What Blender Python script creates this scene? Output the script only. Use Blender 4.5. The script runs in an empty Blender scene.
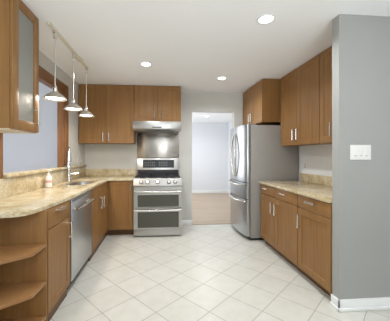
import bpy, bmesh, math, random
from mathutils import Vector, Matrix
C = bpy.context.scene.collection
S = bpy.context.scene
random.seed(4)

# ------------------------------------------------------------------ camera
H_CAM = 1.30
yaw = math.atan(20/245)
cd = bpy.data.cameras.new('camera'); cam = bpy.data.objects.new('camera', cd); C.objects.link(cam)
cam.location = (0, 0, H_CAM); cam.rotation_euler = (math.pi/2, 0, -yaw)
cd.sensor_width = 36; cd.sensor_fit = 'HORIZONTAL'; cd.lens = 36*245/390
cd.shift_x = 14.5/390; cd.shift_y = -5.5/390
cd.clip_start = .05
S.camera = cam
# ------------------------------------------------------------------ world
w = bpy.data.worlds.new('world'); S.world = w; w.use_nodes = True
w.node_tree.nodes['Background'].inputs[0].default_value = (.92, .96, 1, 1)
w.node_tree.nodes['Background'].inputs[1].default_value = .12
# ------------------------------------------------------------------ exposure
S.view_settings.view_transform = 'Standard'; S.view_settings.look = 'None'
S.view_settings.gamma = 1; S.view_settings.use_curve_mapping = False
S.view_settings.exposure = 0.26
S.cycles.diffuse_bounces = 10; S.cycles.max_bounces = 14


def area(name, loc, rot, sx, sy, power, col=(1, 1, 1)):
    l = bpy.data.lights.new(name, 'AREA'); l.shape = 'RECTANGLE'; l.size = sx; l.size_y = sy
    l.energy = power; l.color = col
    o = bpy.data.objects.new(name, l); C.objects.link(o); o.location = loc; o.rotation_euler = rot
    return o


# cool area lamps standing in for unseen windows of the hall and dining room
area('hall_daylight_fill', (-.55, 6.4, 1.4), (0, -math.pi/2, 0), 1.6, 2.6, 42, (.90, .95, 1))
area('dining_daylight_fill', (-3.9, 1.6, 1.4), (0, -math.pi/2, 0), 1.7, 3.0, 55, (.88, .93, 1))
# added fill behind the camera, aimed up to brighten the ceiling
area('ceiling_fill', (.6, -1.1, 1.1), (math.radians(171), 0, 0), 1.2, .6, 84, (.89, .95, 1))
# unseen downlights: two continue the visible rows, two added to light the partition
area('unseen_downlight', (.92, .43, 2.468), (0, 0, 0), .11, .11, 6, (.96, .98, 1))
area('unseen_downlight', (2.5, -.3, 2.468), (0, 0, 0), .11, .11, 9, (.96, .98, 1))  # added lamp, lifts the lower part of the partition
area('unseen_downlight', (.92, -1.2, 2.468), (0, 0, 0), .11, .11, 6, (.96, .98, 1))  # second added lamp for the same wall
area('unseen_downlight', (-.19, 1.45, 2.468), (0, 0, 0), .11, .11, 4, (.96, .98, 1))

# ------------------------------------------------------------------ materials
def mat(name, col=(.5, .5, .5), rough=.5, metal=0., **kw):
    m = bpy.data.materials.new(name); m.use_nodes = True
    b = m.node_tree.nodes['Principled BSDF']
    b.inputs['Base Color'].default_value = (*col, 1); b.inputs['Roughness'].default_value = rough
    b.inputs['Metallic'].default_value = metal
    for k, v in kw.items(): b.inputs[k].default_value = v
    return m


def nodes(m):
    nt = m.node_tree
    return nt, nt.nodes['Principled BSDF']


def mk(nt, t, **kw):
    n = nt.nodes.new(t)
    for k, v in kw.items():
        if k in n.inputs.keys(): n.inputs[k].default_value = v
        else: setattr(n, k, v)
    return n


def coords(nt, scale, rot=(0, 0, 0), loc=(0, 0, 0)):
    g = mk(nt, 'ShaderNodeNewGeometry'); mp = mk(nt, 'ShaderNodeMapping')
    mp.inputs['Scale'].default_value = scale; mp.inputs['Rotation'].default_value = rot; mp.inputs['Location'].default_value = loc
    nt.links.new(g.outputs['Position'], mp.inputs['Vector'])
    return mp.outputs['Vector']


def ramp(nt, fac, stops):
    r = mk(nt, 'ShaderNodeValToRGB')
    e = r.color_ramp.elements
    while len(e) < len(stops): e.new(.5)
    for i, (p, c) in enumerate(stops):
        e[i].position = p; e[i].color = (*c, 1)
    nt.links.new(fac, r.inputs['Fac'])
    return r.outputs['Color']


def wood(name, c1, c2, scale, rough=.42):
    m = mat(name, c1, rough, 0., **{'Specular IOR Level': .3}); nt, b = nodes(m)
    v = coords(nt, scale)
    n = mk(nt, 'ShaderNodeTexNoise', Scale=1.0, Detail=6.0, Roughness=.6)
    nt.links.new(v, n.inputs['Vector'])
    nt.links.new(ramp(nt, n.outputs['Fac'], [(.28, c2), (.72, c1)]), b.inputs['Base Color'])
    return m


def paint(name, col, rough=.7, bump=.03):
    m = mat(name, col, rough); nt, b = nodes(m)
    n = mk(nt, 'ShaderNodeTexNoise', Scale=60.0, Detail=3.0); nt.links.new(coords(nt, (1, 1, 1)), n.inputs['Vector'])
    bp = mk(nt, 'ShaderNodeBump', Strength=bump, Distance=.01)
    nt.links.new(n.outputs['Fac'], bp.inputs['Height']); nt.links.new(bp.outputs['Normal'], b.inputs['Normal'])
    return m


M = {}
WC1, WC2 = (.302, .158, .055), (.225, .110, .036)
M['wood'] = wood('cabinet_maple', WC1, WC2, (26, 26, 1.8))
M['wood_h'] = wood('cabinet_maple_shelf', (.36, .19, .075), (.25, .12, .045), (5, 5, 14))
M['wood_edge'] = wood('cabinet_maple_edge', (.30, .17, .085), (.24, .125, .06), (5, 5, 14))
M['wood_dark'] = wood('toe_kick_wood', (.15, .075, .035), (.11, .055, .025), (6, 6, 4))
M['casing'] = wood('casing_wood', (.27, .130, .055), (.18, .080, .034), (22, 22, 2))
M['wall'] = paint('greige_paint', (.60, .595, .56))
M['wall_nook'] = paint('nook_paint_lightened', (.70, .705, .70))  # kitchen wall paint made lighter to offset the shade in the nook
M['wall_grey'] = paint('grey_paint', (.345, .345, .33))
M['wall_hall'] = paint('hall_paint', (.70, .72, .75))
M['wall_dining'] = paint('lavender_grey_paint', (.55, .575, .62))
M['ceiling'] = paint('ceiling_white', (.90, .91, .925))
M['trim'] = mat('white_trim', (.80, .81, .81), .35)
M['steel'] = mat('brushed_steel', (.50, .49, .475), .30, 1.)
M['steel_dw'] = mat('brushed_steel_cool', (.58, .59, .60), .32, 1.)
M['steel_an'] = mat('steel_panel', (.47, .44, .41), .24, 1., **{'Anisotropic': .9, 'Anisotropic Rotation': .25})
M['chrome'] = mat('chrome', (.80, .80, .80), .12, 1.)
M['nickel'] = mat('satin_nickel', (.74, .72, .68), .2, 1.)
M['fridge_side'] = mat('grey_fridge_paint', (.30, .285, .265), .45)
M['black'] = mat('black_iron', (.018, .018, .02), .45)
M['dark'] = mat('dark_gap', (.03, .028, .026), .6)
M['glass_black'] = mat('oven_glass', (.06, .06, .043), .1, 0., **{'Specular IOR Level': .7})
M['display'] = mat('display_glass', (.02, .022, .025), .12)
M['grille'] = mat('display_grey', (.16, .165, .17), .3)
M['plastic'] = mat('white_plastic', (.80, .79, .76), .4)
M['slot'] = mat('plate_slot', (.45, .45, .44), .5)
M['track'] = mat('track_enamel', (.68, .63, .50), .4)
M['shade'] = mat('metal_shade', (.48, .45, .39), .35, .5)
M['cream'] = mat('cream_laminate', (.66, .58, .45), .5)
M['soap'] = mat('soap_bottle', (.82, .79, .77), .25)
M['soap_label'] = mat('soap_label', (.62, .40, .34), .5)
M['toe_grey'] = mat('grey_toe_kick', (.22, .195, .17), .5)
M['steel_cool'] = mat('brushed_steel_fridge', (.43, .435, .44), .26, 1.)
M['steel_pan'] = mat('steel_control_panel', (.40, .39, .375), .38, 1.)
M['gasket'] = mat('grey_gasket', (.20, .19, .18), .6)


def emis(name, col, st):
    m = mat(name, col, .5); nt, b = nodes(m)
    b.inputs['Emission Color'].default_value = (*col, 1); b.inputs['Emission Strength'].default_value = st
    return m


M['lens'] = emis('lamp_lens', (1, .97, .92), 6)
M['bulb'] = emis('pendant_bulb', (1, .95, .86), 8)
# frosted glass
M['frost'] = mat('frosted_glass', (.36, .36, .32), .45, 0., **{'Specular IOR Level': .3})
nt, b = nodes(M['frost'])
b.inputs['Transmission Weight'].default_value = .35
n = mk(nt, 'ShaderNodeTexNoise', Scale=1.0, Detail=3.0); nt.links.new(coords(nt, (30, 30, 30)), n.inputs['Vector'])
bp = mk(nt, 'ShaderNodeBump', Strength=.25, Distance=.01); nt.links.new(n.outputs['Fac'], bp.inputs['Height']); nt.links.new(bp.outputs['Normal'], b.inputs['Normal'])
# granite
m = M['granite'] = mat('granite', (.6, .5, .33), .16); nt, b = nodes(m)
v = coords(nt, (1, 1, 1))
n1 = mk(nt, 'ShaderNodeTexNoise', Scale=7.0, Detail=8.0, Roughness=.68, Distortion=.9); nt.links.new(v, n1.inputs['Vector'])
n2 = mk(nt, 'ShaderNodeTexNoise', Scale=55.0, Detail=5.0, Roughness=.7); nt.links.new(v, n2.inputs['Vector'])
c1 = ramp(nt, n1.outputs['Fac'], [(.25, (.36, .26, .14)), (.42, (.53, .43, .26)), (.55, (.64, .56, .40)), (.75, (.70, .65, .53))])
c2 = ramp(nt, n2.outputs['Fac'], [(.30, (.34, .26, .18)), (.42, (.84, .79, .70)), (.6, (1, 1, 1)), (.75, (1.0, 1.0, .97))])
mx = mk(nt, 'ShaderNodeMix', data_type='RGBA', blend_type='MULTIPLY'); mx.inputs[0].default_value = .85
nt.links.new(c1, mx.inputs[6]); nt.links.new(c2, mx.inputs[7]); nt.links.new(mx.outputs[2], b.inputs['Base Color'])
# floor tile
m = M['tile'] = mat('floor_tile', (.7, .68, .62), .3); nt, b = nodes(m)
T = .3125
g = mk(nt, 'ShaderNodeNewGeometry')
sub = mk(nt, 'ShaderNodeVectorMath', operation='SUBTRACT'); sub.inputs[1].default_value = (.197, 2.239, 0)
nt.links.new(g.outputs['Position'], sub.inputs[0])
vr = mk(nt, 'ShaderNodeVectorRotate', rotation_type='Z_AXIS'); vr.inputs['Angle'].default_value = -math.radians(45-3.6)
nt.links.new(sub.outputs[0], vr.inputs['Vector'])
sc = mk(nt, 'ShaderNodeVectorMath', operation='SCALE'); sc.inputs['Scale'].default_value = 1/T
nt.links.new(vr.outputs[0], sc.inputs[0])
br = mk(nt, 'ShaderNodeTexBrick', offset=0., squash=1., offset_frequency=1, squash_frequency=1)
br.inputs['Scale'].default_value = 1; br.inputs['Brick Width'].default_value = 1; br.inputs['Row Height'].default_value = 1
br.inputs['Mortar Size'].default_value = .013; br.inputs['Mortar Smooth'].default_value = .2; br.inputs['Bias'].default_value = 0
br.inputs['Color1'].default_value = (.61, .60, .55, 1); br.inputs['Color2'].default_value = (.58, .57, .52, 1)
br.inputs['Mortar'].default_value = (.37, .35, .31, 1)
nt.links.new(sc.outputs[0], br.inputs['Vector'])
n1 = mk(nt, 'ShaderNodeTexNoise', Scale=9.0, Detail=6.0, Roughness=.6); nt.links.new(g.outputs['Position'], n1.inputs['Vector'])
mx = mk(nt, 'ShaderNodeMix', data_type='RGBA', blend_type='MULTIPLY'); mx.inputs[0].default_value = 1
nt.links.new(br.outputs['Color'], mx.inputs[6])
nt.links.new(ramp(nt, n1.outputs['Fac'], [(.3, (.92, .91, .89)), (.65, (1, 1, 1))]), mx.inputs[7])
nt.links.new(mx.outputs[2], b.inputs['Base Color'])
bp = mk(nt, 'ShaderNodeBump', Strength=.25, Distance=.003, invert=True); nt.links.new(br.outputs['Fac'], bp.inputs['Height']); nt.links.new(bp.outputs['Normal'], b.inputs['Normal'])
# hall plank floor
m = M['plank'] = mat('hall_planks', (.5, .33, .2), .3); nt, b = nodes(m)
br = mk(nt, 'ShaderNodeTexBrick', offset=.4, squash=1.)
br.inputs['Scale'].default_value = 1; br.inputs['Brick Width'].default_value = 1.1; br.inputs['Row Height'].default_value = .09
br.inputs['Mortar Size'].default_value = .002
br.inputs['Color1'].default_value = (.42, .32, .225, 1); br.inputs['Color2'].default_value = (.35, .255, .165, 1); br.inputs['Mortar'].default_value = (.22, .13, .07, 1)
nt.links.new(coords(nt, (1, 1, 1)), br.inputs['Vector']); nt.links.new(br.outputs['Color'], b.inputs['Base Color'])


# ------------------------------------------------------------------ mesh helpers
class MB:
    def __init__(s): s.bm = bmesh.new()

    def box(s, x0, x1, y0, y1, z0, z1, bev=0., seg=2):
        bm2 = bmesh.new()
        vs = [bm2.verts.new((x, y, z)) for x in (x0, x1) for y in (y0, y1) for z in (z0, z1)]
        for f in ((0, 1, 3, 2), (4, 6, 7, 5), (0, 4, 5, 1), (2, 3, 7, 6), (0, 2, 6, 4), (1, 5, 7, 3)):
            bm2.faces.new([vs[i] for i in f])
        if bev: bmesh.ops.bevel(bm2, geom=bm2.edges[:], offset=bev, segments=seg, profile=.5, affect='EDGES', clamp_overlap=True)
        s.merge(bm2); return s

    def merge(s, bm2):
        t = bpy.data.meshes.new('t'); bm2.to_mesh(t); bm2.free(); s.bm.from_mesh(t); bpy.data.meshes.remove(t)

    def prism(s, poly, axis, a, b_, bev=0., seg=2):
        """poly in the two other axes (in xyz order), extruded along axis from a to b_"""
        bm2 = bmesh.new()
        def P(p, t):
            return {'x': (t, p[0], p[1]), 'y': (p[0], t, p[1]), 'z': (p[0], p[1], t)}[axis]
        A = [bm2.verts.new(P(p, a)) for p in poly]; B = [bm2.verts.new(P(p, b_)) for p in poly]
        n = len(poly)
        bm2.faces.new(A); bm2.faces.new(B[::-1])
        for i in range(n): bm2.faces.new((A[i], B[i], B[(i+1) % n], A[(i+1) % n]))
        bmesh.ops.recalc_face_normals(bm2, faces=bm2.faces[:])
        if bev: bmesh.ops.bevel(bm2, geom=bm2.edges[:], offset=bev, segments=seg, profile=.5, affect='EDGES', clamp_overlap=True)
        s.merge(bm2); return s

    def tube(s, pts, r, n=10, cap=True):
        pts = [Vector(p) for p in pts]; bm = s.bm
        rr = r if isinstance(r, (list, tuple)) else [r]*len(pts)
        tang = []
        for i in range(len(pts)):
            a = (pts[i]-pts[i-1]).normalized() if i else None
            c = (pts[i+1]-pts[i]).normalized() if i < len(pts)-1 else None
            tang.append(((a+c).normalized() if a and c else (a or c)))
        up = Vector((0, 0, 1)) if abs(tang[0].z) < .9 else Vector((1, 0, 0))
        nrm = tang[0].cross(up).normalized(); rings = []
        for i, p in enumerate(pts):
            nrm = (nrm - tang[i]*nrm.dot(tang[i])).normalized(); bi = tang[i].cross(nrm)
            rings.append([bm.verts.new(p + (nrm*math.cos(2*math.pi*k/n) + bi*math.sin(2*math.pi*k/n))*rr[i]) for k in range(n)])
        for a, c in zip(rings, rings[1:]):
            for k in range(n): bm.faces.new((a[k], a[(k+1) % n], c[(k+1) % n], c[k]))
        if cap: bm.faces.new(rings[0][::-1]); bm.faces.new(rings[-1])
        return s

    def lathe(s, prof, o, axis='z', n=28):
        """prof: list of (radius, height) along axis from o"""
        bm = s.bm; o = Vector(o); rings = []
        for r, h in prof:
            ring = []
            for k in range(n):
                a = 2*math.pi*k/n; p, q = r*math.cos(a), r*math.sin(a)
                d = {'z': (p, q, h), 'y': (p, h, q), 'x': (h, p, q)}[axis]
                ring.append(bm.verts.new(o+Vector(d)))
            rings.append(ring)
        for a, c in zip(rings, rings[1:]):
            for k in range(n): bm.faces.new((a[k], a[(k+1) % n], c[(k+1) % n], c[k]))
        bm.faces.new(rings[0][::-1]); bm.faces.new(rings[-1])
        return s

    def door(s, org, U, N, w, h, t=.02, fr=.062, rec=.007):
        """framed (shaker) door: U across, z up, N outward"""
        bm = s.bm; org, U, N = Vector(org), Vector(U), Vector(N); Z = Vector((0, 0, 1))
        P = lambda u, v, n: bm.verts.new(org+U*u+Z*v+N*n)
        e = .002
        def loop(d, n): return [P(d, d, n), P(w-d, d, n), P(w-d, h-d, n), P(d, h-d, n)]
        Ls = [loop(0, 0), loop(0, t-e), loop(e, t), loop(fr, t), loop(fr+.004, t-rec)]
        for a, c in zip(Ls, Ls[1:]):
            for k in range(4): bm.faces.new((a[k], a[(k+1) % 4], c[(k+1) % 4], c[k]))
        bm.faces.new(Ls[0][::-1]); bm.faces.new(Ls[-1])
        return s

    def build(s, name, m, parent=None, smooth=True, props=None):
        bm = s.bm
        bmesh.ops.recalc_face_normals(bm, faces=bm.faces[:])
        base = parent.get('_base') if parent is not None else None
        if base is not None: bmesh.ops.translate(bm, verts=bm.verts[:], vec=-Vector(base))
        me = bpy.data.meshes.new(name); bm.to_mesh(me); bm.free()
        me.materials.append(M[m] if isinstance(m, str) else m)
        if smooth:
            me.polygons.foreach_set('use_smooth', [True]*len(me.polygons))
            me.set_sharp_from_angle(angle=math.radians(35))
        o = bpy.data.objects.new(name, me); C.objects.link(o)
        if parent is not None:
            o.parent = parent; o['_base'] = list(base)
        for k, v in (props or {}).items(): o[k] = v
        return o


def thing(name, label, cat, base, group=None):
    o = bpy.data.objects.new(name, None); C.objects.link(o); o.location = base; o.empty_display_size = .1
    o['label'] = label; o['category'] = cat; o['_base'] = list(base)
    if group: o['group'] = group
    return o


def struct(name, mb, m):
    return mb.build(name, m, None, True, {'kind': 'structure'})


def bow(parent, org, N, along, L, name='handle', m='nickel', out=.036, r=.0085):
    """bar handle: org = centre on the face, N outward, along = bar direction"""
    org, N, A = Vector(org), Vector(N), Vector(along)
    a, c = org-A*(L/2), org+A*(L/2)
    mb = MB()
    mb.tube([a-A*.012+N*out, c+A*.012+N*out], r, 10)
    mb.tube([a-N*.001, a+N*out], r*.85, 8); mb.tube([c-N*.001, c+N*out], r*.85, 8)
    return mb.build(name, m, parent)


XP, XN, YN, UX, UY = (1, 0, 0), (-1, 0, 0), (0, -1, 0), (1, 0, 0), (0, 1, 0)
Zc = 2.48          # ceiling height
YB = 4.54          # back wall face
XL, XR = -1.36, 2.13
XW = -1.45         # far face of the left wall
ZT = .91           # counter top

# ------------------------------------------------------------------ structure
struct('floor', MB().box(XW, 5.0, -2.6, YB, -.05, 0), 'tile')
struct('floor_hall', MB().box(-.62, 2.42, YB, 8.3, -.05, .003), 'plank')
struct('floor_dining', MB().box(-4.1, XW, -2.6, 4.17, -.05, 0), 'plank')
struct('ceiling', MB().box(XW, 5.0, -2.6, YB+.12, Zc, Zc+.08), 'ceiling')
struct('ceiling_hall', MB().box(-.62, 2.42, YB+.12, 8.3, 2.40, 2.48), 'ceiling')
struct('ceiling_dining', MB().box(-4.1, XW, -2.6, 4.17, Zc, Zc+.08), 'ceiling')
# back wall with the doorway
DX0, DX1, DZ = .586, 1.387, 2.115
struct('wall_back', MB().box(XW, DX0, YB, YB+.12, 0, Zc).box(DX1, XR+.12, YB, YB+.12, 0, Zc).box(DX0, DX1, YB, YB+.12, DZ, Zc), 'wall')
# left wall with the pass-through
OY0, OY1, OZ0, OZ1 = 2.205, 3.60, 1.10, 2.20
struct('wall_left', MB().box(XW, XL, -1.2, OY0, 0, Zc).box(XW, XL, OY1, YB, 0, Zc).box(XW, XL, OY0, OY1, 0, OZ0).box(XW, XL, OY0, OY1, OZ1, Zc), 'wall')
struct('wall_right', MB().box(XR, XR+.12, 2.02, YB, 0, Zc), 'wall_nook')
SX, SY = 1.49, 1.935
struct('wall_partition', MB().box(SX, 5.0, SY, SY+.085, 0, Zc), 'wall_grey')
struct('wall_hall_back', MB().box(-.62, 2.42, 8.2, 8.3, 0, 2.40), 'wall_hall')
struct('wall_hall_right', MB().box(2.30, 2.42, YB+.12, 8.2, 0, 2.40), 'wall_hall')
struct('wall_hall_left', MB().box(-.72, -.62, YB+.12, 8.3, 0, 2.40), 'wall_hall')
struct('wall_dining_back', MB().box(-4.1, XW, 4.05, 4.17, 0, Zc), 'wall_dining')
struct('wall_dining_left', MB().box(-4.2, -4.1, -2.6, 4.17, 0, Zc), 'wall_dining')


def bb(mb, x0, x1, y0, y1, h=.092):
    return mb.box(x0, x1, y0, y1, 0, h, .003)


struct('wall_rear', MB().box(-4.2, 5.1, -2.7, -2.6, 0, Zc), 'wall')
struct('wall_far_right', MB().box(5.0, 5.1, -2.6, SY+.085, 0, Zc), 'wall')

# baseboard with shoe moulding on the partition: wraps its end
struct('baseboard_partition', MB().box(SX-.014, 5.0, SY-.014, SY, 0, .093, .003).box(SX-.014, SX, SY-.014, SY+.085, 0, .093, .003)
       .box(SX-.026, 5.0, SY-.026, SY-.013, 0, .028, .005).box(SX-.026, SX-.013, SY-.026, SY+.085, 0, .028, .005), 'trim')
struct('baseboard_back', MB().box(.36, DX0, YB-.014, YB, 0, .09, .003), 'trim')
struct('baseboard_hall', MB().box(-.62, 2.30, 8.185, 8.2, .003, .10, .003).box(2.285, 2.30, YB+.12, 8.185, .003, .10, .003), 'trim')
# threshold between tile and planks
struct('trim_1', MB().box(DX0, DX1, YB-.02, YB+.05, 0, .008, .003), 'plank')
# wood lining and casing of the pass-through
cx0, cx1 = XL, XL+.018
struct('trim_2', MB()
       .box(cx0, cx1, OY1-.01, OY1+.115, 1.15, OZ1+.10, .004)
       .box(cx0, cx1, OY0-.105, OY0+.01, 1.02, OZ1+.10, .004)
       .box(cx0, cx1, OY0+.01, OY1-.01, OZ1-.01, OZ1+.10, .004)
       .box(XW, XL, OY1-.02, OY1, OZ0, OZ1, .002)
       .box(XW, XL, OY0, OY0+.02, OZ0, OZ1, .002)
       .box(XW, XL, OY0, OY1, OZ1-.02, OZ1, .002), 'casing')

# ------------------------------------------------------------------ base cabinets, left run
XF = -.855         # carcass face of the left run (doors stand proud of it)
DT = .02
ZL = .925          # top of the left counter
ZU = ZL-.034
def base_carcass(t, x0, x1, y0, y1, toe, z1=ZU):
    MB().box(x0, x1, y0, y1, .10, z1).build('body', 'wood', t)
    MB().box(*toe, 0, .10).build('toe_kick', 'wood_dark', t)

# drawer cabinet by the shelf
t = thing('base_cabinet', 'narrow wooden base cabinet with one drawer over one door, between open end shelf and dishwasher', 'cabinet', (-1.08, 2.12, 0))
base_carcass(t, -1.34, XF, 1.895, 2.35, (-1.34, XF-.01, 1.895, 2.35))
d = MB().box(XF, XF+DT, 1.905, 2.345, .742, ZU-.006, .002).build('drawer', 'wood', t)
bow(d, (XF+DT, 2.07, .862), XP, UY, .10)
d = MB().door((XF, 1.905, .105), UY, XP, .44, .63).build('door', 'wood', t)
bow(d, (XF+DT, 2.285, .625), XP, (0, 0, 1), .13)
# open end shelf
t = thing('corner_shelf', 'open wooden end shelf unit with angled shelves under the rounded counter end', 'shelf', (-1.05, 1.72, 0))
MB().box(-1.34, -.838, 1.876, 1.893, 0, ZU-.001, .001).build('side_panel', 'wood', t)
MB().box(-1.345, -1.325, 1.56, 1.875, 0, ZU-.001, .001).build('back_panel', 'wood', t)
for zt in (.648, .371, .115):
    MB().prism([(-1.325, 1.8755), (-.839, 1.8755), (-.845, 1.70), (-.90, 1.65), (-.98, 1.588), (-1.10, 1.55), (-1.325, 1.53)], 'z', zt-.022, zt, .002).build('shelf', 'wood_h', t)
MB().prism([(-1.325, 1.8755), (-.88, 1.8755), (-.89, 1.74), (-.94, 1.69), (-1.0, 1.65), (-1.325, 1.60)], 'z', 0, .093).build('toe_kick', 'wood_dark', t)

# sink cabinet
t = thing('base_cabinet', 'wooden sink base cabinet with two handles at its meeting doors, right of dishwasher', 'cabinet', (-1.08, 3.45, 0))
base_carcass(t, -1.34, XF, 3.075, 3.972, (-1.34, XF-.01, 3.075, 4.06), .70)
MB().box(XF-.02, XF, 3.075, 3.972, .70, ZU).build('apron', 'wood', t)
for y0, y1, hy in ((3.08, 3.50, 3.44), (3.505, 3.935, 3.565)):
    d = MB().door((XF, y0, .105), UY, XP, y1-y0, ZU-.111).build('door', 'wood', t)
    bow(d, (XF+DT, hy, .64), XP, (0, 0, 1), .13)
MB().box(XF, XF+.012, 3.938, 3.993, .105, ZU-.001).build('filler_strip', 'wood', t)

# back run cabinet
YF = 3.995
t = thing('base_cabinet', 'single door wooden base cabinet in the corner, left of the steel range', 'cabinet', (-.62, 4.27, 0))
MB().box(-.852, -.437, YF, 4.52, .10, ZU).build('body', 'wood', t)
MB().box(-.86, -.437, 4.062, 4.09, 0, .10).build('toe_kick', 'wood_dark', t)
d = MB().door((-.80, YF, .105), UX, YN, .355, ZU-.111).build('door', 'wood', t)
bow(d, (-.483, YF-DT, .795), YN, (0, 0, 1), .10)

# ------------------------------------------------------------------ dishwasher
t = thing('dishwasher', 'stainless steel dishwasher under the left counter', 'dishwasher', (-1.05, 2.65, 0))
MB().box(-1.32, XF-.005, 2.358, 3.07, .05, .885).build('tub', 'dark', t)
MB().box(XF-.004, XF+.022, 2.385, 3.062, .105, .882, .004).build('door', 'steel_dw', t)
MB().box(-1.0, XF-.02, 2.36, 3.062, 0, .10).build('toe_kick', 'toe_grey', t)
MB().box(XF+.0215, XF+.0235, 2.395, 3.052, .852, .876).build('control_strip', 'grille', t)
mb = MB(); hx = XF+.022
mb.tube([(hx+.038, 2.42, .775), (hx+.043, 2.69, .775), (hx+.038, 2.96, .775)], .015, 12)
mb.tube([(hx-.001, 2.46, .775), (hx+.038, 2.46, .775)], .008); mb.tube([(hx-.001, 2.92, .775), (hx+.038, 2.92, .775)], .008)
mb.build('handle', 'nickel', t)

# ------------------------------------------------------------------ left countertop (L shape, rounded near end, sink cut-out)
t = thing('countertop', 'beige granite L-shaped countertop with rounded near end, left side', 'countertop', (-1.08, 2.9, ZL-.032))
xe = -.82
outer = [(-1.34, 4.52), (-1.34, 1.655), (-1.10, 1.662), (-1.03, 1.667), (-.975, 1.675), (-.93, 1.692), (-.897, 1.722), (-.877, 1.78), (-.86, 1.87), (-.845, 2.0), (-.831, 2.15), (xe, 2.35), (xe, 3.925), (-.795, 3.955), (-.437, 3.955), (-.437, 4.52)]
SKX, SKY, SKA, SKB = -1.105, 3.52, .18, .36
hole = []
for k in range(32):
    a = 2*math.pi*k/32; cc, ss = math.cos(a), math.sin(a)
    hole.append((SKX+SKA*math.copysign(abs(cc)**.6, cc), SKY+SKB*math.copysign(abs(ss)**.6, ss)))
bm2 = bmesh.new()
def loopedges(pts, z):
    vs = [bm2.verts.new((x, y, z)) for x, y in pts]
    return [bm2.edges.new((vs[i], vs[(i+1) % len(vs)])) for i in range(len(vs))]
eds = loopedges(outer, ZL) + loopedges(hole, ZL)
res = bmesh.ops.triangle_fill(bm2, edges=eds, use_beauty=True)
fs = [f for f in res['geom'] if isinstance(f, bmesh.types.BMFace)]
bad = [f for f in fs if ((f.calc_center_median().x-SKX)/SKA)**2 + ((f.calc_center_median().y-SKY)/SKB)**2 < .9]
if bad: bmesh.ops.delete(bm2, geom=bad, context='FACES_ONLY')
fs = bm2.faces[:]
for f in fs:
    if f.normal.z < 0: f.normal_flip()
ret = bmesh.ops.extrude_face_region(bm2, geom=fs)
bmesh.ops.translate(bm2, verts=[v for v in ret['geom'] if isinstance(v, bmesh.types.BMVert)], vec=(0, 0, -.032))
bmesh.ops.recalc_face_normals(bm2, faces=bm2.faces[:])
rim = [e for e in bm2.edges if abs(e.verts[0].co.z-ZL) < 1e-5 and abs(e.verts[1].co.z-ZL) < 1e-5 and len(e.link_faces) == 2 and abs(e.link_faces[0].normal.dot(e.link_faces[1].normal)) < .3]
bmesh.ops.bevel(bm2, geom=rim, offset=.008, segments=3, profile=.5, affect='EDGES', clamp_overlap=True)
mb = MB(); mb.merge(bm2); mb.build('slab', 'granite', t)
MB().box(XL+.001, -1.34, 1.60, 4.52, ZL-.03, 1.099, .002).box(XL+.001, -.437, 4.52, YB-.001, ZL-.03, 1.05, .002).build('backsplash', 'granite', t)
# stone ledge of the pass-through
o = MB().prism([(XW-.015, OY0+.022), (-1.318, OY0+.022), (-1.318, OY1+.0), (-1.318, 4.51), (-1.342, 4.51), (-1.342, OY1-.022), (XW-.015, OY1-.022)], 'z', 1.1015, 1.132, .004).build('stone_ledge', 'granite')
o['label'] = 'beige granite ledge on the sill of the wall opening above left counter'; o['category'] = 'ledge'

# sink
t = thing('sink', 'oval undermount stainless sink set in the granite counter', 'sink', (SKX, SKY, .70))
mb = MB(); rings = []
for sc_, z in ((1.05, ZL-.034), (1.0, ZL-.034), (.97, .80), (.90, .745), (.72, .735), (.12, .73)):
    rings.append([mb.bm.verts.new((SKX+(x-SKX)*sc_, SKY+(y-SKY)*sc_, z)) for x, y in hole])
for a, c in zip(rings, rings[1:]):
    for k in range(32): mb.bm.faces.new((a[k], a[(k+1) % 32], c[(k+1) % 32], c[k]))
mb.bm.faces.new(rings[-1]); mb.build('basin', 'steel', t)
MB().lathe([(.0, .0), (.04, .0), (.04, .006), (.03, .003), (0.001, .002)], (SKX, SKY, .7305)).build('drain', 'chrome', t)
# faucet
fx, fy = -1.305, 3.62
t = thing('faucet', 'tall chrome pull-out faucet behind the sink', 'faucet', (fx, fy, ZL))
MB().lathe([(.030, 0), (.030, .008), (.026, .014), (.024, .10), (.023, .23)], (fx, fy, ZL+.001)).build('body', 'chrome', t)
D = Vector((.42, -.91, 0))
def fp(d, z): return (fx+D.x*d, fy+D.y*d, ZL+z)
MB().tube([fp(0, .225), fp(0, .40), fp(.014, .45), fp(.045, .478), fp(.08, .465), fp(.092, .43)], [.019, .015, .014, .014, .014, .015], 12).build('spout', 'chrome', t)
MB().tube([fp(.091, .435), fp(.098, .38), fp(.104, .29), fp(.105, .285)], [.016, .021, .025, .019], 14).build('spray_head', 'chrome', t)
MB().tube([(fx+.02, fy, ZL+.10), (fx+.05, fy+.01, ZL+.105), (fx+.125, fy+.03, ZL+.118)], [.014, .011, .008], 10).build('lever', 'chrome', t)
# soap dispenser
sx_, sy_ = -1.29, 2.95
t = thing('soap_dispenser', 'white pump soap bottle with red label on the counter by the splash', 'soap bottle', (sx_, sy_, ZL))
MB().lathe([(.030, 0), (.036, .004), (.037, .05), (.037, .115), (.030, .132), (.014, .138), (.014, .145)], (sx_, sy_, ZL+.001), n=24).build('bottle', 'soap', t)
MB().lathe([(.0372, .055), (.0378, .057), (.0378, .082), (.0372, .084)], (sx_, sy_, ZL+.001), n=24).build('label', 'soap_label', t)
mb = MB().lathe([(.017, .143), (.017, .162), (.006, .165), (.006, .195), (.012, .196), (.012, .206)], (sx_, sy_, ZL+.001), n=16)
mb.tube([(sx_, sy_, ZL+.20), (sx_+.03, sy_-.02, ZL+.20), (sx_+.045, sy_-.03, ZL+.19)], .006, 8)
mb.build('pump', 'plastic', t)

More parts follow.
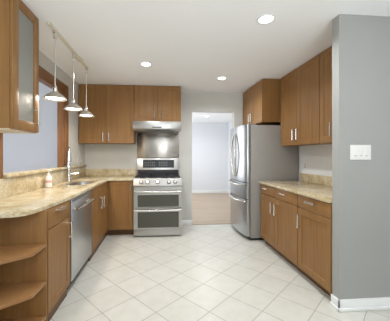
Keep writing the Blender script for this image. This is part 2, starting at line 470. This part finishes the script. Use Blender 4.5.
# ------------------------------------------------------------------ range
RX0, RX1, RF = -.426, .342, 3.90
t = thing('range', 'stainless double oven gas range with five front knobs', 'stove', (-.042, 4.2, 0))
MB().box(RX0, RX1, RF+.045, 4.50, .03, .90).build('body', 'steel', t)
MB().box(RX0+.03, RX1-.03, RF+.06, 4.45, 0, .03).build('base', 'dark', t)
MB().box(RX0, RX1, RF+.05, 4.44, .90, .925, .004).build('cooktop', 'steel', t)
MB().prism([(RF+.0, .80), (RF+.05, .80), (RF+.09, .926), (RF+.055, .934), (RF+.038, .926), (RF-.003, .815)], 'x', RX0-.002, RX1+.002, .003).build('control_panel', 'steel_pan', t)
ndir = Vector((0, -.94, .345)).normalized()
for kx in (-.305, -.205, -.045, .135, .235):
    c0 = Vector((kx, RF+.018, .868))
    kn = MB().tube([c0+ndir*.008, c0+ndir*.036, c0+ndir*.042], [.027, .025, .021], 20).build('knob', 'nickel', t)
    MB().tube([c0, c0+ndir*.008], .035, 20).build('knob_shadow_ring', 'gasket', kn)  # dark ring added behind each knob for contrast, in place of its shadow
# oven doors
def oven_door(z0, z1, wz0, wz1, hz):
    mb = MB(); x0, x1 = RX0+.004, RX1-.004; a, c = RX0+.066, RX1-.05
    y0, y1 = RF, RF+.042
    mb.box(x0, a, y0, y1, z0, z1).box(c, x1, y0, y1, z0, z1).box(a, c, y0, y1, z0, wz0).box(a, c, y0, y1, wz1, z1)
    d = mb.build('oven_door', 'steel', t, False)
    MB().box(a-.001, c+.001, RF+.004, RF+.02, wz0-.001, wz1+.001).build('window', 'glass_black', d)
    mb = MB()
    pts = [(RX0+.02+(RX1-RX0-.04)*k/12, RF-.045-.014*math.sin(math.pi*k/12), hz-.006*math.sin(math.pi*k/12)) for k in range(13)]
    mb.tube(pts, .0155, 12)
    for px in (RX0+.05, RX1-.05): mb.tube([(px, RF+.002, hz), (px, RF-.048, hz)], .011, 8)
    mb.build('handle', 'nickel', d)
oven_door(.470, .786, .478, .668, .728)
oven_door(.125, .462, .148, .398, .436)
MB().box(RX0+.004, RX1-.004, RF+.004, RF+.042, .02, .119, .003).build('bottom_panel', 'steel', t)
# backguard
MB().prism([(4.43, .925), (4.50, .925), (4.50, 1.243), (4.465, 1.243), (4.445, 1.05)], 'x', RX0+.008, RX1-.008, .004).build('backguard', 'steel', t)
MB().box(RX0+.02, RX1-.02, 4.424, 4.432, .93, 1.035, .002).build('vent_strip', 'black', t)
mb = MB().prism([(4.4445, 1.07), (4.462, 1.07), (4.475, 1.212), (4.4585, 1.212)], 'x', -.314, .245)
dsp = mb.build('display', 'display', t)
for u1, n_ in ((-.29, 6), (-.032, 5)):
    mb = MB(); zs = [1.098+.032*q for q in range(3)]
    for q in range(3):
        yy = 4.4445+.014*(zs[q]-1.07)/.142
        for k in range(n_): mb.box(u1+.033*k, u1+.033*k+.024, yy-.0005, yy+.003, zs[q], zs[q]+.014)
    mb.build('keypad', 'grille', dsp)
# grates and burners
for gx0, gx1 in ((-.40, -.175), (-.16, .075), (.09, .315)):
    mb = MB()
    z0, z1 = .941, .957
    for gx in (gx0, gx1-.012): mb.box(gx, gx+.012, 3.97, 4.40, z0, z1)
    for gy in (3.97, 4.07, 4.18, 4.29, 4.388): mb.box(gx0, gx1, gy, gy+.012, z0, z1)
    mb.box((gx0+gx1)/2-.006, (gx0+gx1)/2+.006, 3.97, 4.40, z0, z1)
    for gx in (gx0, gx1-.012):
        for gy in (3.97, 4.388): mb.box(gx, gx+.012, gy, gy+.012, .9255, z0)
    mb.build('grate', 'black', t)
for bx, by in ((-.29, 4.07), (-.29, 4.30), (-.042, 4.185), (.20, 4.07), (.20, 4.30)):
    MB().lathe([(.05, 0), (.05, .006), (.032, .008), (.032, .014), (.001, .015)], (bx, by, .9255), n=20).build('burner', 'black', t)

# range hood
t = thing('range_hood', 'stainless under-cabinet range hood above the stove', 'range hood', (-.05, 4.28, 1.70))
MB().prism([(4.03, 1.735), (4.05, 1.715), (4.08, 1.70), (4.53, 1.70), (4.53, 1.852), (4.025, 1.852)], 'x', -.449, .341, .004).build('body', 'steel', t)
MB().box(-.135, .022, 4.0235, 4.030, 1.745, 1.763, .002).build('button_strip', 'display', t)
MB().box(-.33, .23, 4.14, 4.46, 1.692, 1.701, .002).build('filter', 'gasket', t)
o = MB().box(-.428, .342, 4.525, YB-.001, 1.235, 1.698, .002).build('backsplash_panel', 'steel_an')
o['label'] = 'brushed steel backsplash panel on wall between hood and range'; o['category'] = 'backsplash'

# ------------------------------------------------------------------ wall cabinets, back wall
YU = 4.19
def upper_back(name, label, x0, x1, z0, hz, hl):
    t = thing(name, label, 'cabinet', ((x0+x1)/2, (YU+YB)/2, z0))
    MB().box(x0, x1, YU, YB-.002, z0, Zc-.004).build('body', 'wood', t)
    xm = (x0+x1)/2
    for a, c, hx in ((x0+.002, xm-.0015, xm-.052), (xm+.0015, x1-.002, xm+.046)):
        d = MB().door((a, YU, z0+.002), UX, YN, c-a, Zc-.012-z0, .02, .07, .004).build('door', 'wood', t)
        bow(d, (hx, YU-.02, hz), YN, (0, 0, 1), hl)
    return t
upper_back('wall_cabinet', 'tall two-door wooden wall cabinet in the back left corner', XL+.012, -.446, 1.495, 1.60, .125)
upper_back('wall_cabinet', 'short two-door wooden wall cabinet above range hood', -.443, .349, 1.857, 1.975, .11)

# ------------------------------------------------------------------ glass cabinet on the left wall
gx = -1.05
t = thing('wall_cabinet', 'wooden wall cabinet with frosted glass door, upper left', 'cabinet', (-1.2, 2.01, 1.49))
mb = MB(); x0, x1, y0, y1, z0, z1 = XL+.02, gx-.022, 1.838, 2.217, 1.49, Zc-.004
mb.box(x0, x1, y0, y0+.018, z0, z1).box(x0, x1, y1-.018, y1, z0, z1).box(x0, x1, y0+.018, y1-.018, z0, z0+.018).box(x0, x1, y0+.018, y1-.018, z1-.018, z1).box(x0, x0+.008, y0+.018, y1-.018, z0+.018, z1-.018)
mb.build('body', 'wood', t, False)
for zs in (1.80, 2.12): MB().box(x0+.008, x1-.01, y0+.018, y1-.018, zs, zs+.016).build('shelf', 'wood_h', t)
mb = MB(); a0, a1 = y0+.002, y1-.002; f = .075
mb.box(gx-.02, gx, a0, a0+f, z0+.002, z1-.002, .002).box(gx-.02, gx, a1-f, a1, z0+.002, z1-.002, .002)
mb.box(gx-.02, gx, a0+f, a1-f, z0+.002, z0+.002+f, .002).box(gx-.02, gx, a0+f, a1-f, z1-.002-f, z1-.002, .002)
d = mb.build('door', 'wood', t)
MB().box(gx-.014, gx-.009, a0+f-.004, a1-f+.004, z0+f-.002, z1-f+.002).build('glass_pane', 'frost', d)
bow(d, (gx, a1-.075, 1.615), XP, (0, 0, 1), .115)
MB().box(x0, gx-.021, y0, y1, z0-.005, z0).build('underside', 'cream', t)

# ------------------------------------------------------------------ right side: fridge
t = thing('refrigerator', 'large french door steel refrigerator with grey side', 'refrigerator', (1.7, 4.05, 0))
FY0, FY1 = 3.605, 4.50
MB().box(1.362, 2.105, FY0, FY1, .04, 1.755, .006).build('body', 'fridge_side', t)
MB().box(1.36, 2.08, FY0+.03, FY1-.03, 0, .04).build('base', 'dark', t)
def ffront(y): return 1.258 + .042*((y-4.05)/.45)**2
def fdoor(name, y0, y1, z0, z1):
    pts = []; n = 10
    for k in range(n+1):
        y = y0+(y1-y0)*k/n; pts.append((ffront(y), y))
    pts = [(1.347, y0), (ffront(y0)+.014, y0)] + [(ffront(y0)+.003, y0+.005)] + pts[1:-1] + [(ffront(y1)+.003, y1-.005), (ffront(y1)+.014, y1), (1.347, y1)]
    return MB().prism(pts, 'z', z0, z1, .0).build(name, 'steel_cool', t)
fd1 = fdoor('door', FY0, 4.047, .883, 1.765); fd2 = fdoor('door', 4.053, FY1, .883, 1.765)
dr1 = fdoor('drawer', FY0, FY1, .63, .873); dr2 = fdoor('freezer_drawer', FY0, FY1, .065, .62)
MB().box(1.346, 1.363, FY0+.006, FY1-.006, .06, 1.75).build('gasket', 'gasket', t)
for d, sgn, yc in ((fd1, -1, 4.035), (fd2, 1, 4.065)):
    pts = []
    for k in range(15):
        s_ = k/14; z = .95+.70*s_; bl = math.sin(math.pi*s_)
        y = yc + sgn*(.015+.075*bl); pts.append((ffront(y)-.012-.026*bl**.6, y, z))
    MB().tube([(ffront(pts[0][1])+.006, pts[0][1], .95)] + pts + [(ffront(pts[-1][1])+.006, pts[-1][1], 1.65)], .0125, 12).build('handle', 'nickel', d)
for d, z in ((dr1, .838), (dr2, .588)):
    pts = []
    for k in range(17):
        s_ = k/16; y = FY0+.07+(FY1-FY0-.14)*s_
        bl = math.sin(math.pi*s_); pts.append((ffront(y)-.012-.03*bl**.5, y, z-.012*bl))
    MB().tube([(ffront(pts[0][1])+.006, pts[0][1], z)] + pts + [(ffront(pts[-1][1])+.006, pts[-1][1], z)], .0145, 12).build('handle', 'nickel', d)
for hy in (FY0+.05, FY1-.13): MB().box(1.37, 1.47, hy, hy+.08, 1.754, 1.776, .004).build('hinge_cover', 'gasket', t)

# cabinet over the fridge
t = thing('wall_cabinet', 'deep wooden cabinet above the refrigerator', 'cabinet', (1.85, 4.1, 1.81))
y0, y1, x0 = 3.655, YB-.004, 1.575
MB().box(x0, XR-.002, y0, y1, 1.81, Zc-.004).build('body', 'wood', t)
ym = (y0+y1)/2
for a, c, hy in ((y0+.002, ym-.0015, ym-.045), (ym+.0015, y1-.002, ym+.045)):
    d = MB().door((x0, a, 1.812), UY, XN, c-a, Zc-.01-1.812, .02, .065, .005).build('door', 'wood', t)
    bow(d, (x0-.02, hy, 1.93), XN, (0, 0, 1), .115)

# right wall cabinets
XU = 1.85
def upper_right(label, y0, y1, doors):
    t = thing('wall_cabinet', label, 'cabinet', (2.0, (y0+y1)/2, 1.435))
    MB().box(XU, XR-.002, y0, y1, 1.435, Zc-.004).build('body', 'wood', t)
    for a, c, hy in doors:
        d = MB().door((XU, a, 1.437), UY, XN, c-a, Zc-.008-1.437, .02, .068, .006).build('door', 'wood', t)
        if hy: bow(d, (XU-.02, hy, 1.575), XN, (0, 0, 1), .12)
upper_right('two-door wooden wall cabinet next to the refrigerator, over right counter', 2.692, 3.652, ((2.695, 3.158, 3.118), (3.166, 3.598, 3.215)))
upper_right('wooden wall cabinet on right wall partly hidden by the grey partition', 2.024, 2.688, ((2.43, 2.686, 2.47), (2.026, 2.426, None)))

# right base cabinets
XB = 1.50
def base_right(label, y0, y1, bays):
    t = thing('base_cabinet', label, 'cabinet', (1.8, (y0+y1)/2, 0))
    MB().box(XB, XR-.004, y0, y1, .085, .878).build('body', 'wood', t)
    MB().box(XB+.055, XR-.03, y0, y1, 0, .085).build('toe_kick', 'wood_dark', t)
    for a, c, hy in bays:
        d = MB().box(XB-.02, XB, a, c, .742, .872, .002).build('drawer', 'wood', t)
        bow(d, (XB-.02, (a+c)/2, .828), XN, UY, .115)
        d = MB().door((XB, a, .09), UY, XN, c-a, .646, .02, .068, .008).build('door', 'wood', t)
        bow(d, (XB-.02, hy, .60), XN, (0, 0, 1), .125)
base_right('long wooden base cabinet with two drawers and paired doors, beside the refrigerator', 2.545, 3.53, ((3.078, 3.526, 3.128), (2.549, 3.072, 3.022)))
base_right('wooden base cabinet with single drawer and door, against the partition', 2.026, 2.541, ((2.03, 2.537, 2.49),))
t = thing('countertop', 'beige granite countertop on the right base cabinets', 'countertop', (1.8, 2.8, .88))
MB().box(1.462, XR-.002, 2.022, 3.55, .8785, ZT, .006, 3).build('slab', 'granite', t)
MB().box(XR-.024, XR-.001, 2.022, 3.55, ZT, 1.03, .003).build('backsplash', 'granite', t)

# ------------------------------------------------------------------ lights
def downlight(name, x, y, z, label, power, grp='recessed ceiling lights', r=.062):
    t = thing(name, label, 'ceiling light', (x, y, z), grp)
    MB().lathe([(r+.018, -.001), (r+.016, -.006), (r, -.007), (r-.004, -.002), (r-.004, -.0005)], (x, y, z), n=32).build('trim_ring', 'trim', t)
    MB().lathe([(.001, -.0045), (r-.005, -.0045), (r-.005, -.002), (.001, -.002)], (x, y, z), n=32).build('lens', 'lens', t)
    l = bpy.data.lights.new('lamp', 'AREA'); l.shape = 'DISK'; l.size = .11; l.energy = power; l.color = (.96, .98, 1); l.spread = math.radians(150)
    o = bpy.data.objects.new('lamp', l); C.objects.link(o); o.parent = t; o.location = (0, 0, -.012)
PW = 9
downlight('recessed_light', .912, 2.058, Zc, 'nearest round recessed ceiling light, in front of the partition wall', PW)
downlight('recessed_light', -.187, 3.203, Zc, 'round recessed ceiling light in front of the range hood cabinets', PW)
downlight('recessed_light', .939, 3.69, Zc, 'round recessed kitchen ceiling light in front of the doorway', PW)
downlight('recessed_light', 1.31, 6.85, 2.40, 'small recessed ceiling light seen through doorway in the hall', 10)

# track and pendants
TX = -.985
t = thing('track_rail', 'cream ceiling light track holding three pendants', 'light track', (TX, 2.82, Zc))
MB().box(TX-.017, TX+.017, 2.25, 3.40, Zc-.022, Zc-.0005, .003).build('rail', 'track', t)
MB().box(TX-.03, TX+.03, 3.02, 3.14, Zc-.03, Zc-.0008, .005).build('feed_box', 'track', t)
for i, (y, zb, lab) in enumerate(((2.385, 1.822, 'nearest and largest-looking cone pendant lamp, left on the ceiling track'),
                                  (2.875, 1.815, 'middle cone pendant lamp of the three on the ceiling track'),
                                  (3.355, 1.818, 'farthest cone pendant lamp, in front of the corner wall cabinet'))):
    t = thing('pendant_lamp', lab, 'pendant lamp', (TX, y, zb), 'pendant lamps on the track')
    MB().box(TX-.014, TX+.014, y-.03, y+.03, Zc-.045, Zc-.0225, .003).lathe([(.014, -.09), (.016, -.045)], (TX, y, Zc)).build('track_adapter', 'nickel', t)
    MB().tube([(TX, y, zb+.125), (TX, y, Zc-.085)], .0042, 8).build('stem', 'nickel', t)
    MB().lathe([(.012, .128), (.017, .12), (.020, .10), (.024, .098), (.024, .072), (.030, .066), (.03, .06)], (TX, y, zb), n=24).build('socket', 'nickel', t)
    R = .104
    MB().lathe([(.028, .068), (.036, .062), (.060, .046), (.088, .022), (R-.003, .006), (R, 0), (R-.003, 0), (.086, .018), (.058, .042), (.034, .058), (.026, .062)], (TX, y, zb), n=40).build('shade', 'shade', t)
    MB().lathe([(.001, .008), (.07, .008), (.078, .012), (.07, .018), (.03, .045), (.001, .045)], (TX, y, zb), n=24).build('bulb', 'bulb', t)
    l = bpy.data.lights.new('lamp', 'AREA'); l.shape = 'DISK'; l.size = .13; l.energy = 3.0; l.color = (1, .9, .76)
    o = bpy.data.objects.new('lamp', l); C.objects.link(o); o.parent = t; o.location = (0, 0, .003)

# ------------------------------------------------------------------ plates
o = MB().box(.60, .88, 8.165, 8.1995, .757, .785, .004).build('wall_bar', 'slot')
o['label'] = 'short grey bar on the hall back wall at the doorway left edge'; o['category'] = 'rail'
t = thing('light_switch', 'white triple light switch plate on the grey partition wall', 'light switch', (1.678, SY, 1.32))
MB().box(1.586, 1.771, SY-.006, SY-.0005, 1.26, 1.385, .002).build('plate', 'plastic', t)
for k in range(3):
    xx = 1.632+.0465*k
    r_ = MB().box(xx-.016, xx+.016, SY-.009, SY-.005, 1.288, 1.357, .0015).build('rocker', 'plastic', t)
    MB().box(xx-.014, xx+.014, SY-.0098, SY-.0085, 1.290, 1.296).build('locator_bar', 'slot', r_)
t = thing('power_outlet', 'white outlet plate on left wall beside the faucet', 'outlet', (XL, 4.19, 1.19))
MB().box(XL+.0005, XL+.006, 4.15, 4.23, 1.135, 1.25, .002).build('plate', 'plastic', t)
for zz in (1.172, 1.214): MB().box(XL+.005, XL+.0075, 4.173, 4.207, zz-.015, zz+.015, .001).build('socket', 'slot', t)
t = thing('power_outlet', 'white outlet plate on the right wall above the counter near the refrigerator', 'outlet', (XR, 3.46, 1.15))
MB().box(XR-.006, XR-.0005, 3.41, 3.49, 1.09, 1.205, .002).build('plate', 'plastic', t)
for zz in (1.127, 1.168): MB().box(XR-.0075, XR-.005, 3.433, 3.467, zz-.015, zz+.015, .001).build('socket', 'slot', t)

for o in S.objects:
    if '_base' in o: del o['_base']
